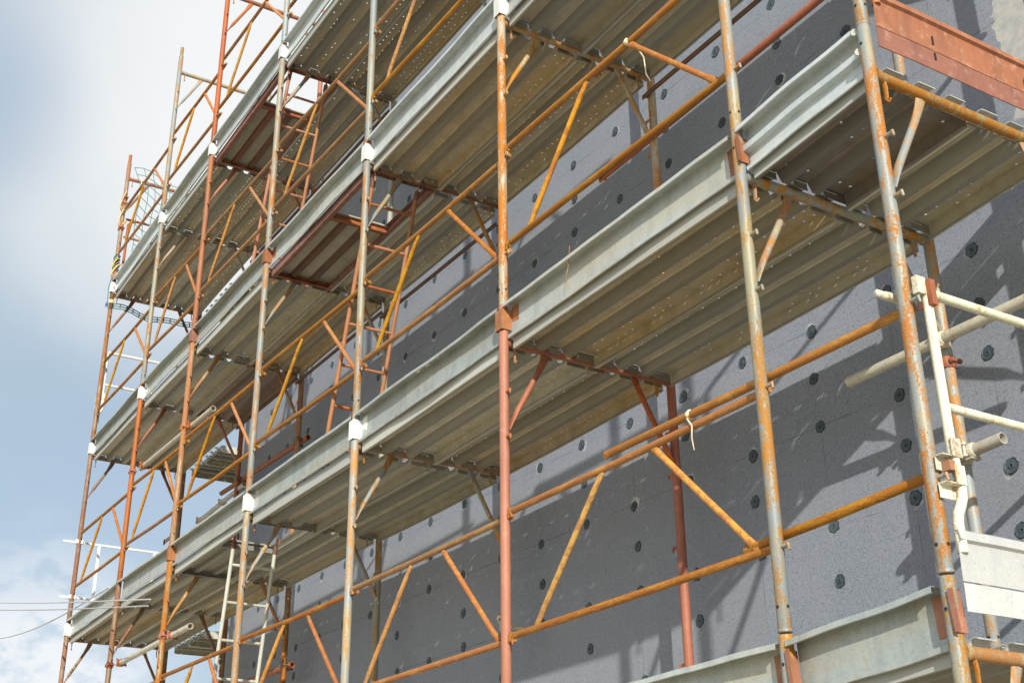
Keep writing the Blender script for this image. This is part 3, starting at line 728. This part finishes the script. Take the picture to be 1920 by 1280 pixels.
def strap(x, y, z, label, tail, rr=.0185):
    rr = .0178
    e = empty('cable_strap', (x, y, z)); t = MB()
    t.path([(-.011, 0, -.004), (-.009, 0, -.003), (.009, 0, .003), (.011, 0, .004)], [(rr*.9, rr), (rr*1.12, rr*1.12), (rr*1.12, rr*1.12), (rr*.9, rr)], 16); kid(e, 'band', t, M['strap'])
    if tail:
        t = MB(); t.path(tail, [(.0045, .0018)]*(len(tail)-1)+[(.002, .0015)], 8); kid(e, 'tail', t, M['strap'])
    tag(e, label, 'strap', 'cream straps on the rails')
strap(-.45, .036, -.8705, 'cream strap round the doubled rail with its tail hanging down', [(0, -.02, -.02), (.03, -.022, -.06), (.022, -.02, -.11), (.032, -.02, -.16)], .026)
strap(-.70, .028, 1.087, 'cream strap with a long hanging tail on the rail near the top centre', [(.02, .03, -.02), (.05, .05, -.10), (.06, .05, -.20), (.09, .05, -.26)], .022)
strap(-.055, .045, .507, 'cream strap round the rail end just left of the second post', None, .022)
rope('binding_wire', [(-1.18, -.01, .215), (-1.19, -.012, .12), (-1.215, -.012, .06), (-1.20, -.006, .0)], .0016, 'rail', 'thin rusty wire hanging over the toe board in the second bay', 'wire')
# plastic knobs under the lip of one toe board
for k, x in enumerate((-2.72, -2.62, -2.50)):
    t = MB(); zz_ = .150+.036+lz(2, 0)
    t.path([(x, -.0, zz_), (x+.004, -.010, zz_-.006), (x+.02, -.012, zz_-.004), (x+.03, -.004, zz_)], [.006, .011, .012, .005], 8)
    o = obj('plastic_knob', t, M['strap']); tag(o, ['cream plastic knob under the toe board lip, third bay, left one of three', 'cream plastic knob under the toe board lip, third bay, middle one of three', 'cream plastic knob under the toe board lip, third bay, right one of three'][k], 'knob', 'knobs under the toe board lip')
t = MB(); t.box((XP[5]-.205, -.012, .270), (XP[5]-.02, -.006, .305)); t.path([(XP[5]-.205, -.012, .2875), (XP[5]-.205, -.006, .2875)], .026, 14)
o = obj('steel_lug', t, M['dark']); tag(o, 'dark flat steel lug sticking out left of the sixth post above the lowest full deck', 'lug')
# overhead cables
for k, (p0, p1, lb) in enumerate((((-16.5, -.30, 1.61), (-6.55, -.30, -.395), 'thin grey overhead cable at the lower left, upper of the nearly level pair'),
                                  ((-16.5, -.34, 1.50), (-6.45, -.34, -.47), 'thin grey overhead cable at the lower left, lower of the nearly level pair'),
                                  ((-14.0, -.30, .60), (-8.05, -.25, .02), 'thin grey overhead cable rising to the right at the lower left'))):
    a, b_ = Vector(p0), Vector(p1)
    rope('overhead_cable', [a.lerp(b_, q/12)+Vector((0, 0, -.03*math.sin(PI*q/12) if k < 2 else -.12*math.sin(PI*q/12))) for q in range(13)], .0060, 'cable', lb, 'cable')

# ---------------------------------------------------------------- building
YW = 1.27
bd = empty('building', (0, YW, 0))
t = MB(); t.box((-9.36, 0, -4.4), (1.25, 8.5, 4.95)); kid(bd, 'wall', t, M['wall'])
t = MB(); t.box((-9.42, -.05, 4.953), (1.31, 8.56, 5.02)); kid(bd, 'coping', t, M['toewhite'])
tag(bd, 'building faced with dark grey insulation boards dotted with round plugs', 'building')
def dowel_mesh():
    t = MB(); n = 20
    def ring(r, y, wob=0): return [(r*math.cos(2*PI*q/n)*(1+wob*math.sin(q*2.3)), y, r*math.sin(2*PI*q/n)*(1+wob*math.cos(q*1.7))) for q in range(n)]
    rs = [ring(.0335, -.0012, .11), ring(.030, -.0035), ring(.028, -.0022), ring(.0115, -.0022), ring(.0105, -.0045), ring(.0065, -.0045), ring(.006, -.0015)]
    vs = [p for r_ in rs for p in r_]
    for i in range(len(rs)-1):
        t.add(rs[i]+rs[i+1], [(q, (q+1) % n, n+(q+1) % n, n+q) for q in range(n)], False, 1 if i == 0 else 0)
    t.add(rs[-1], [tuple(range(n))], False, 1)
    for k in range(6):
        a = PI/6+k*PI/3
        t.path([(.019*math.cos(a), -.0018, .019*math.sin(a)), (.019*math.cos(a), -.0030, .019*math.sin(a))], .0024, 6)
    return t
dm = dowel_mesh(); dme = dm.mesh('dowel', [M['dowel'], M['dowelhole']])
pts = []
for n_ in range(-18, 5):
    x = -.46+.5*n_
    if x < -9.2 or x > 1.15: continue
    for q in range(-9, 20):
        odd = q % 2 != 0
        if odd:
            rowi = (q-1)//2
            if (rowi % 2 == 0) == (n_ % 2 != 0) : continue
        z = -.025-.011*x+.5035*q/2
        if x > .33 and z > .5: continue
        px = pix((x, YW, z))
        vis = -30 < px[0] < 1950 and -30 < px[1] < 1310
        pts.append((0 if vis else 1, px[2], x+random.uniform(-.012, .012), z+random.uniform(-.014, .014)))
pts.sort()
rest = MB()
for k, (nv, dd, x, z) in enumerate(pts):
    if k < 100:
        o = bpy.data.objects.new('dowel', dme); COL.objects.link(o); o.parent = bd; o.location = (x, 0, z); o.rotation_euler = (random.uniform(-.07, .03), random.random()*6.28, random.uniform(-.06, .06)); q_ = random.uniform(.92, 1.06); o.scale = (q_, random.uniform(.8, 1.6), q_)
    else:
        a = random.random()*6.28; ca, sa = math.cos(a), math.sin(a); off = len(rest.v)
        rest.v += [(v[0]*ca-v[2]*sa+x, v[1], v[0]*sa+v[2]*ca+z) for v in dm.v]
        rest.f += [tuple(i+off for i in f) for f in dm.f]; rest.sm += dm.sm; rest.mi += dm.mi
o = kid(bd, 'dowel', rest, [M['dowel'], M['dowelhole']]); o['kind'] = 'stuff'

t = MB(); t.box((-400, -400, -4.6), (400, 400, -4.32)); g = obj('ground', t, ground_mat()); g['kind'] = 'structure'

# ---------------------------------------------------------------- light
SD = Vector((2.07, -1.0, 1.0)).normalized()
sl = bpy.data.lights.new('sun', 'SUN'); sl.energy = 4.0; sl.angle = math.radians(.55); sl.color = (1, .94, .83)
so = bpy.data.objects.new('sun', sl); COL.objects.link(so); so.rotation_euler = SD.to_track_quat('Z', 'Y').to_euler()
wd = bpy.data.worlds.new('World'); S.world = wd; wd.use_nodes = True
nt = wd.node_tree; N = nt.nodes; N.clear(); LK = nt.links.new
out = N.new('ShaderNodeOutputWorld'); bg = N.new('ShaderNodeBackground'); LK(bg.outputs[0], out.inputs[0])
sky = N.new('ShaderNodeTexSky'); sky.sky_type = 'NISHITA'; sky.sun_disc = False
sky.sun_elevation = math.asin(SD.z); sky.sun_rotation = math.atan2(SD.x, SD.y)
sky.air_density = 1.0; sky.dust_density = 1.5; sky.ozone_density = 1.5
tc = N.new('ShaderNodeTexCoord')
def wm(op, a, b=0., c=None, clamp=False):
    k = N.new('ShaderNodeMath'); k.operation = op; k.use_clamp = clamp
    for q, x in enumerate((a, b) if c is None else (a, b, c)):
        if isinstance(x, (int, float)): k.inputs[q].default_value = x
        else: LK(x, k.inputs[q])
    return k.outputs[0]
def wmr(f, a, b):
    k = N.new('ShaderNodeMapRange'); k.interpolation_type = 'SMOOTHSTEP'; LK(f, k.inputs[0]); k.inputs[1].default_value = a; k.inputs[2].default_value = b; return k.outputs[0]
def wmix(f, a, b):
    k = N.new('ShaderNodeMix'); k.data_type = 'RGBA'
    for x, q in ((f, 0), (a, 6), (b, 7)):
        if isinstance(x, (int, float)): k.inputs[q].default_value = x
        elif isinstance(x, tuple): k.inputs[q].default_value = x+(1,)
        else: LK(x, k.inputs[q])
    return k.outputs[2]
def dirof(u, v):
    d = [(u-960)/2404.12, (v-640)/2404.12, 1.]
    return Vector([sum(Rr[i][k]*d[i] for i in range(3)) for k in range(3)]).normalized()
def wnoise(sc, det=5, ro=.55, st=(1, 1, 1), dist=0.):
    mp = N.new('ShaderNodeMapping'); LK(tc.outputs['Generated'], mp.inputs[0]); mp.inputs['Scale'].default_value = st
    k = N.new('ShaderNodeTexNoise'); LK(mp.outputs[0], k.inputs['Vector']); k.inputs['Scale'].default_value = sc; k.inputs['Detail'].default_value = det
    k.inputs['Roughness'].default_value = ro; k.inputs['Distortion'].default_value = dist; return k.outputs[0]
def near(u, v, r0, r1):
    """1 towards a fixed direction of the sky, 0 beyond r1 radians"""
    d = dirof(u, v); k = N.new('ShaderNodeVectorMath'); k.operation = 'DISTANCE'; LK(tc.outputs['Generated'], k.inputs[0]); k.inputs[1].default_value = d
    w_ = wm('ADD', k.outputs['Value'], wm('MULTIPLY', wm('SUBTRACT', wnoise(6, 4, .5), .5), .10))
    return wmr(w_, r1, r0)
SKY_S = .085
k = N.new('ShaderNodeMix'); k.data_type = 'RGBA'; k.blend_type = 'MULTIPLY'; k.inputs[0].default_value = 1.
LK(sky.outputs[0], k.inputs[6]); k.inputs[7].default_value = (SKY_S,)*3+(1,)
base = k.outputs[2]
veil = wnoise(1.6, 5, .5, (1, 1, 2.2), .3)
c = wmix(wm('MULTIPLY_ADD', wmr(veil, .3, .7), .25, .60), base, (.32, .385, .44))
WH = (.555, .565, .57)
c = wmix(wm('MULTIPLY', near(480, 90, .05, .27), .96), c, WH)
c = wmix(wm('MULTIPLY', near(420, 330, .02, .20), .85), c, WH)
c = wmix(wm('MULTIPLY', near(80, 470, .0, .10), .45), c, (.49, .52, .53))
c = wmix(wm('MULTIPLY', near(-30, 160, .01, .10), .75), c, (.27, .335, .415))
c = wmix(wm('MULTIPLY', near(40, 1290, .04, .13), wm('MULTIPLY_ADD', wmr(wnoise(22, 6, .6, (1, 1, 1.6)), .38, .56), .75, .25)), c, (.54, .56, .585))
# unseen bright cloud added as fill light, sunward, behind and right of the camera
dn = N.new('ShaderNodeVectorMath'); dn.operation = 'DOT_PRODUCT'; LK(tc.outputs['Generated'], dn.inputs[0]); dn.inputs[1].default_value = Vector((.62, -.70, .35)).normalized()
c = wmix(wm('MULTIPLY', wmr(dn.outputs['Value'], -.15, .75), wm('MULTIPLY_ADD', wmr(veil, .35, .6), .3, .65)), c, (.70, .73, .77))
LK(c, bg.inputs[0]); bg.inputs[1].default_value = 1.0
vs = S.view_settings; vs.view_transform = 'Standard'; vs.look = 'None'; vs.gamma = 1; vs.exposure = .72; vs.use_curve_mapping = False
S.cycles.transparent_max_bounces = 16; S.cycles.max_bounces = 6; S.cycles.diffuse_bounces = 4
for o in list(bpy.data.objects):
    if o.users == 0: bpy.data.objects.remove(o)
